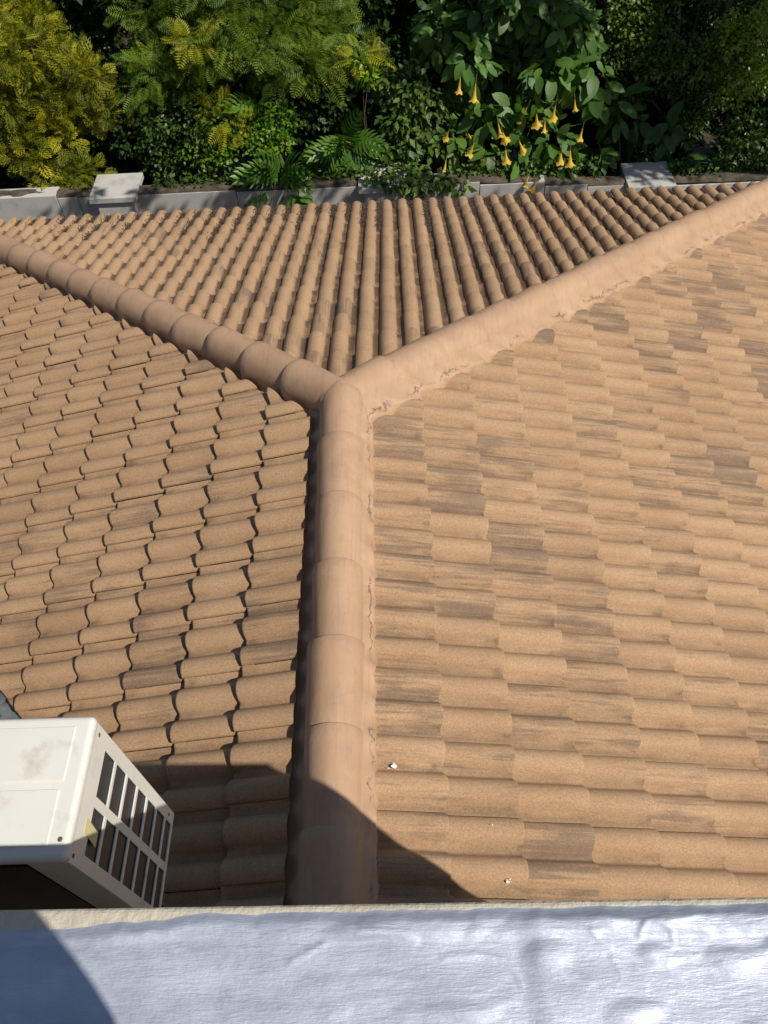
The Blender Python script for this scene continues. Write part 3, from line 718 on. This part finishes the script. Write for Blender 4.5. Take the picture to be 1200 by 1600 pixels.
# dark shrub low left
shrub('dark_shrub', 'dark small-leaved shrub behind the left pillar', 'shrub', (-2.5, 6.5, GZ), lobes(-2.45, 6.45, -1.75, 0.75, 0.35, 0.6, 20, 0.28, 6), LEAF, 420, 0.055, M_DARK, tip=0.12, shell=0.4, trunk_r=0.03)
# bright glossy shrub
shrub('bright_green_shrub', 'bright green glossy shrub above the split-leaf plants', 'shrub', (-1.3, 6.3, GZ), lobes(-1.25, 6.15, -1.66, 0.62, 0.2, 0.34, 18, 0.17, 7)+[(-1.95, 6.05, -1.85, .2, .15, .18), (-0.62, 5.95, -1.9, .12, .1, .15), (-1.7, 6.0, -1.85, .2, .15, .15)], LEAF, 380, 0.062, M_BRIGHT, tip=0.25, shell=0.4, trunk_r=0.025, up=0.35)
shrub('bright_green_sapling', 'bright yellow-green sapling tip beside the feathery tree', 'shrub', (0.12, 6.25, GZ), [(0.02, 6.08, -0.92, .10, .1, .13), (0.12, 6.05, -1.02, .12, .1, .12), (0.05, 6.1, -1.12, .1, .08, .08)], NARROW, 420, 0.085, M_BRIGHT, tip=0.6, shell=0.3, trunk_r=0.012)
# creeper over the wall
vc = [(0.40, 5.95, -1.56, .16, .12, .16), (0.55, 5.85, -1.80, .20, .12, .18), (0.28, 5.85, -1.82, .14, .1, .14), (0.28, 5.62, -2.08, .10, .08, .16), (0.62, 5.62, -2.03, .14, .08, .16), (0.84, 5.60, -2.12, .16, .06, .09),
      (0.45, 5.70, -2.0, .2, .1, .15), (0.55, 6.2, -1.35, .35, .2, .3), (0.8, 6.25, -1.6, .3, .2, .3), (0.35, 6.25, -1.2, .25, .15, .25), (0.22, 5.50, -2.28, .09, .05, .12), (0.9, 6.0, -1.85, .25, .15, .2), (0.42, 5.42, -1.93, .22, .07, .10), (0.15, 5.45, -1.92, .12, .07, .07), (0.62, 5.42, -2.06, .14, .06, .12), (0.5, 5.36, -2.2, .10, .04, .10), (0.95, 5.5, -2.0, .2, .07, .08), (1.1, 5.48, -2.1, .12, .05, .08)]
shrub('climbing_creeper', 'round-leaved creeper hanging over the wall by the middle pillar', 'climbing plant', (0.5, 6.1, GZ), vc, LEAF, 300, 0.10, M_VINE, droop=0.85, tip=0.22, shell=0.35, trunk_r=0.02, up=0.0, trunkname='stem')
shrub('yellow_shrub', 'small yellow-leaved shrub under the trumpet flowers', 'shrub', (1.32, 5.9, GZ), [(1.28, 5.72, -2.10, .10, .06, .08), (1.42, 5.74, -2.06, .12, .06, .06), (1.2, 5.74, -2.14, .07, .05, .06)], NARROW, 430, 0.055, M_GOLD, tip=1.0, shell=0.2, trunk_r=0.01)
for i_, (x0_, x1_, lb_) in enumerate(((3.65, 5.1, 'low dark creeping plant along the wall top right of the right-hand pillar'), (-1.2, 0.0, 'low creeping plant along the wall top under the split-leaf plants'), (-2.45, -1.25, 'low dark creeping plant along the wall top right of the left pillar'), (1.0, 2.9, 'low dark creeping plant along the wall top under the trumpet flowers'))):
    g2 = random.Random(30+i_)
    shrub('creeping_plant', lb_, 'plant', ((x0_+x1_)/2, 5.85, GZ), [(g2.uniform(x0_, x1_), g2.uniform(5.66, 5.84), g2.uniform(-2.06, -1.96)-(0.14, 0, 0, 0.05)[i_], (.15), .07, .08) for _ in range(19)], LEAF, 350, 0.06, M_VINE if i_ in (1, 3) else M_DARK, tip=0.15, shell=0.3, trunk_r=0.015)
# angel's trumpet
cl = lobes(1.8, 6.7, -1.0, 1.15, 0.4, 0.75, 26, 0.30, 9)+[(1.25, 6.2, -1.0, .25, .15, .25), (2.1, 6.1, -1.15, .3, .15, .25), (1.4, 6.0, -1.55, .25, .15, .2), (1.9, 5.95, -1.55, .35, .15, .2), (2.2, 5.85, -1.85, .3, .12, .2), (1.75, 5.8, -1.95, .3, .1, .12), (2.6, 6.1, -1.25, .25, .15, .3), (1.1, 6.0, -1.85, .2, .12, .15), (2.35, 5.75, -2.05, .2, .08, .1), (1.45, 5.85, -1.85, .2, .1, .15), (1.95, 5.75, -2.05, .2, .08, .1)]
brug = shrub('angel_trumpet_shrub', 'broad-leaved shrub hung with orange trumpet flowers', 'flowering shrub', (1.8, 6.6, GZ), cl, big_leaf(0.30), 62, 0.21, M_BRUG, droop=0.95, tip=0.22, shell=0.35, trunk_r=0.05, smooth=True, jit=0.55)
# trumpets
def trumpet():
    bm = bmesh.new(); prof_ = [(0.0, 0.010), (0.10, 0.011), (0.22, 0.013), (0.40, 0.022), (0.60, 0.040), (0.75, 0.062), (0.86, 0.10), (0.94, 0.155), (0.985, 0.20)]
    prev = None; lay = bm.verts.layers.float_vector.new('tint')
    for i, (t, r) in enumerate(prof_):
        row = []
        for k in range(20):
            a = k/20*2*math.pi; rr = r*(1+(0.16 if i == 8 else 0.05)*math.cos(5*a)) ; zz = -t-(0.03*math.cos(5*a)+0.01*math.sin(3*a) if i == 8 else 0)+(0.02 if i == 8 else 0)
            v = bm.verts.new((rr*math.cos(a), rr*math.sin(a), zz)); v[lay] = (1-t*0.8, 0.2+0.7*(1-abs(t-0.7)), 0); row.append(v)
        if prev:
            for k in range(20): bm.faces.new((prev[k], prev[(k+1) % 20], row[(k+1) % 20], row[k])).smooth = True
        prev = row
    me = bpy.data.meshes.new('flower'); bm.to_mesh(me); bm.free(); return me
fm = trumpet(); fm.materials.append(M_FLOW)
cb = bmesh.new(); tube(cb, [(0, 0, 0.06), (0, 0, 0.0), (0, 0, -0.30)], [0.008, 0.020, 0.024], 8); cme = bpy.data.meshes.new('calyx'); cb.to_mesh(cme); cb.free(); cme.materials.append(M_STEM)
fl = [(1.12, 6.0, -1.2, 0), (1.29, 6.0, -1.28, 0), (1.19, 5.9, -1.80, 0), (0.97, 5.8, -2.03, 1), (1.05, 5.8, -2.05, 1), (1.40, 5.7, -2.01, 0), (1.56, 5.7, -1.70, 0), (1.62, 5.7, -1.91, 0), (1.87, 5.8, -1.49, 0), (1.93, 5.7, -1.52, 0),
      (2.15, 5.75, -1.47, 0), (2.36, 5.85, -1.42, 1), (2.26, 5.7, -1.91, 0), (2.36, 5.7, -1.94, 0), (1.91, 5.58, -2.12, 1), (2.02, 5.55, -2.17, 1), (1.52, 5.8, -1.62, 1), (2.05, 5.75, -1.58, 1), (1.75, 5.72, -1.85, 0), (1.3, 5.72, -1.78, 1), (2.5, 5.8, -1.72, 1), (1.0, 5.85, -1.72, 1)]
for i, (x, y, z, sm) in enumerate(fl):
    o = bpy.data.objects.new('flower', fm); COL.objects.link(o); o.parent = brug
    sc_ = random.uniform(0.24, 0.30)*(0.78 if sm else 1)
    o.location = Vector((x, y-0.03, z+sc_*0.75))-Vector((1.8, 6.6, GZ)); o.scale = (sc_*1.05, sc_*1.05, sc_); o.rotation_euler = (random.uniform(-.45, .2), random.uniform(-.4, .4), random.uniform(0, 6)); o.scale = [q*random.uniform(.8, 1.15) for q in o.scale]
    c = bpy.data.objects.new('calyx', cme); COL.objects.link(c); c.parent = o
# big dark leaves by the right pillar
cl = [(2.74, 5.95, -2.02, .28, .12, .15), (3.13, 6.2, -1.85, .3, .15, .2), (3.5, 6.05, -1.85, .25, .12, .15), (3.75, 5.95, -2.15, .22, .1, .15), (2.95, 6.1, -1.6, .3, .15, .2), (3.95, 5.9, -2.3, .3, .12, .15), (4.4, 5.95, -2.35, .3, .12, .15)]
shrub('broad_leaf_shrub', 'dark broad-leaved shrub beside the right-hand pillar', 'shrub', (3.3, 6.3, GZ), cl, big_leaf(0.27), 40, 0.24, M_BRUG, droop=0.9, shell=0.3, trunk_r=0.03, smooth=True, lowmid=(0, .5))
# small leaved tree, right
cl = lobes(3.9, 6.75, -0.95, 1.25, 0.45, 1.15, 40, 0.30, 12)+[(4.1, 6.2, -0.9, .25, .2, .25), (4.35, 6.1, -1.3, .3, .2, .3), (3.8, 6.25, -1.2, .3, .2, .3), (3.3, 6.4, -1.0, .3, .2, .3), (4.4, 6.1, -0.7, .25, .2, .2), (4.45, 6.0, -1.9, .3, .2, .3)]
shrub('small_leaved_tree', 'dense dark small-leaved tree with lime shoots at the upper right', 'tree', (3.9, 6.9, GZ), cl, LEAF, 540, 0.055, M_RIGHT, tip=0.30, shell=0.35, trunk_r=0.06, tipclumps=(40, 41, 44))
# split leaf philodendrons
def split_leaf(seed):
    rnd = random.Random(seed); V = []; F = []
    def strip(pts, ws):
        i0 = len(V)
        for k, (p, w) in enumerate(zip(pts, ws)):
            d = (Vector(pts[min(k+1, len(pts)-1)])-Vector(pts[max(k-1, 0)])).normalized(); s = Vector((d.y, -d.x, 0)).normalized()*w
            V.append(tuple(Vector(p)+s)); V.append(tuple(Vector(p)+Vector((0, 0, -0.012)))); V.append(tuple(Vector(p)-s))
        for k in range(len(pts)-1):
            a = i0+3*k; F.append((a, a+1, a+4, a+3)); F.append((a+1, a+2, a+5, a+4))
    zf = lambda t: 0.16*math.sin(t*2.4)-0.55*t*t
    strip([(0, t, zf(t)) for t in np.linspace(0, 1.0, 9)], [0.08, .11, .12, .11, .10, .085, .065, .045, .004])
    for k in range(9):
        t = 0.0+0.9*k/8; L = 0.50*math.sin(math.pi*(0.22+0.66*t))**0.8*rnd.uniform(.9, 1.08)
        for s in (-1, 1):
            ang = math.radians(112-78*t+rnd.uniform(-5, 5)); pts = []; 
            for q in np.linspace(0, 1, 6):
                a = ang-0.35*q; x = s*L*q*math.sin(a); y = t+L*q*math.cos(a); pts.append((x, y, zf(t)-0.30*L*q*q+0.05*q))
            strip(pts, [0.050, .058, .060, .054, .034, .002])
    return V, F
def philodendron(label, base, center, n, size, seed):
    root = empty('split_leaf_plant', base); tag(root, label, 'plant', 'split-leaf plants growing over the wall'); rnd = random.Random(seed); b = np.array(base); c = np.array(center)-b
    for i in range(n):
        a = i/n*2*math.pi+rnd.uniform(-.3, .3); q = rnd.uniform(.6, 1)
        d = np.array([[math.cos(a)*q, -0.75+0.35*rnd.random(), math.sin(a)*q*0.9-0.15]]); ln = size*rnd.uniform(.85, 1.15)
        st = c+np.array([d[0][0]*0.10, -0.05*rnd.random(), d[0][2]*0.08])
        tt = np.array([[rnd.uniform(.3, 1), rnd.uniform(0, .35), 0]])
        cloud('leaf', *split_leaf(seed*20+i), st[None], d, np.array([[0, -0.75, 0.8]])+0.15*d, [ln], tt, M_PHIL, root, True)
    bm = bmesh.new(); tube(bm, [(0, 0, 0), tuple(c*np.array([.5, .5, .6])), tuple(c)], [.05, .04, .03], 8)
    s = from_bm('stem', bm, M_STEM); s.parent = root
philodendron('split-leaf plant with drooping fronds, in front of the wall under the bright green shrub', (-0.95, 6.0, GZ), (-0.98, 5.74, -1.98), 11, 0.40, 1)
philodendron('split-leaf plant with glossy upright fronds, left of the creeper', (-0.15, 6.2, GZ), (-0.17, 5.90, -1.72), 10, 0.33, 2)
philodendron('split-leaf plant half hidden in shade behind the bright green shrub', (-0.75, 6.4, GZ), (-1.2, 6.3, -1.45), 6, 0.33, 3)
# tree standing beyond the right border, whose shade falls on the right of the garden
g_ = random.Random(77)
LIMB = [(g_.uniform(3.2, 5.4), g_.uniform(4.45, 5.2), g_.uniform(2.9, 3.7), .38, .30, .22) for _ in range(9)]+[(0.2+i*0.42+g_.uniform(-.15, .15), 3.15+g_.uniform(-.2, .2), 3.0+g_.uniform(-.1, .15), .20, .13, .10) for i in range(15)]
cl = lobes(6.75, 4.3, 3.1, 0.6, 0.7, 1.1, 16, 0.42, 21)+LIMB
shrub('shade_tree', 'tall leafy tree beyond the right border that shades the garden', 'tree', (7.6, 4.6, GZ), cl, LEAF, 240, 0.10, M_DARK, shell=0.3, trunk_r=0.13)

# ------------------------------------------------------------ the photographer, standing on the terrace behind the parapet
def skin(name, pts, edges, radii, mat, parent, sub=2):
    me = bpy.data.meshes.new(name); me.from_pydata(pts, edges, []); o = link(name, me, mat, parent)
    m = o.modifiers.new('skin', 'SKIN'); me.skin_vertices or None
    for v, r in zip(me.skin_vertices[0].data, radii): v.radius = (r, r) if not isinstance(r, tuple) else r
    me.skin_vertices[0].data[0].use_root = True
    s = o.modifiers.new('sub', 'SUBSURF'); s.levels = sub; s.render_levels = sub
    return o
M_SHIRT = simple('blue_shirt', (0.10, 0.14, 0.22), 0.9); M_SKIN = simple('skin', (0.42, 0.26, 0.19), 0.55, var=0.03); M_TROUS = simple('dark_trousers', (0.03, 0.03, 0.04), 0.9); M_HAIR = simple('dark_hair', (0.02, 0.015, 0.012), 0.6); M_PHONE = simple('black_phone', (0.01, 0.01, 0.012), 0.25)
per = empty('person', (0.31, -3.58, 1.40)); tag(per, 'person in a blue shirt standing behind the parapet, arms raised holding a phone', 'person')
X = lambda x, y, z: (x, y, z)
pts = [X(0, 0, .88), X(0, .02, 1.08), X(0, .03, 1.30), X(.03, .08, 1.44), X(.08, .16, 1.53),
       X(-.17, .04, 1.38), X(-.19, .20, 1.44), X(-.10, .36, 1.60), X(-.08, .38, 1.63),
       X(.17, .04, 1.38), X(.17, .22, 1.42), X(.07, .36, 1.60), X(.05, .38, 1.63),
       X(-.09, 0, .84), X(-.10, .02, .46), X(-.10, 0, .08), X(-.10, .14, .03), X(.09, 0, .84), X(.10, .02, .46), X(.10, 0, .08), X(.10, .14, .03)]
ed = [(0, 1), (1, 2), (2, 3), (3, 4), (2, 5), (5, 6), (6, 7), (7, 8), (2, 9), (9, 10), (10, 11), (11, 12), (0, 13), (13, 14), (14, 15), (15, 16), (0, 17), (17, 18), (18, 19), (19, 20)]
rd = [(.15, .11), (.14, .10), (.16, .11), .06, .055, .08, .062, .045, .035, .08, .062, .045, .035, .085, .06, .045, .04, .085, .06, .045, .04]
skin('body', pts, ed, rd, M_SHIRT, per)
bm = bmesh.new(); bmesh.ops.create_uvsphere(bm, u_segments=24, v_segments=16, radius=1)
for v in bm.verts:
    x, y, z = v.co; jaw = 1-0.22*max(0, -z)
    v.co = Vector((x*0.075*jaw+0.10, y*0.095*jaw+0.20+(0.012 if (abs(x) < .2 and y > .85 and abs(z) < .25) else 0), z*0.115+1.60))
from_bm('head', bm, M_SKIN, per, True)
bm = bmesh.new(); bmesh.ops.create_uvsphere(bm, u_segments=24, v_segments=16, radius=1)
for v in bm.verts: x, y, z = v.co; v.co = Vector((x*0.083+0.10, y*0.098+0.183, max(z, -0.15-0.6*max(0, -y))*0.118+1.625)) if y < 0.55 or z > 0.5 else Vector((x*0.07+0.10, 0.225, 1.66))
from_bm('hair', bm, M_HAIR, per, True)
for s, wx in ((-1, -.085), (1, .055)):                # hands: palm with five curled fingers
    c = Vector((wx, .385, 1.635)); pp = [tuple(c), tuple(c+Vector((-s*.004, .03, .02)))]; ee = [(0, 1)]; rr = [.026, .03]
    for k in range(4):
        b0 = c+Vector((s*(-.02), .045+.002*k, .045-.018*k)); i = len(pp)
        pp += [tuple(b0), tuple(b0+Vector((-s*.012, .022, .002))), tuple(b0+Vector((-s*.030+0, .026-.003*k, 0)))]; ee += [(1, i), (i, i+1), (i+1, i+2)]; rr += [.010, .009, .008]
    i = len(pp); pp += [tuple(c+Vector((-s*.022, .005, .03))), tuple(c+Vector((-s*.034, .012, .045)))]; ee += [(0, i), (i, i+1)]; rr += [.012, .010]
    skin('hand', pp, ee, rr, M_SKIN, per, 1)
ph = empty('mobile_phone', tuple(M.translation+(-fw)*0.022)); tag(ph, 'black mobile phone held up over the parapet by the person', 'phone')
bm = bmesh.new(); bx(bm, -0.065, 0.012, -0.036, 0.036, -0.004, 0.004, 0.003, 2)
q = from_bm('phone_body', bm, M_PHONE, ph)
mm = M.copy(); ph.rotation_euler = mm.to_euler()
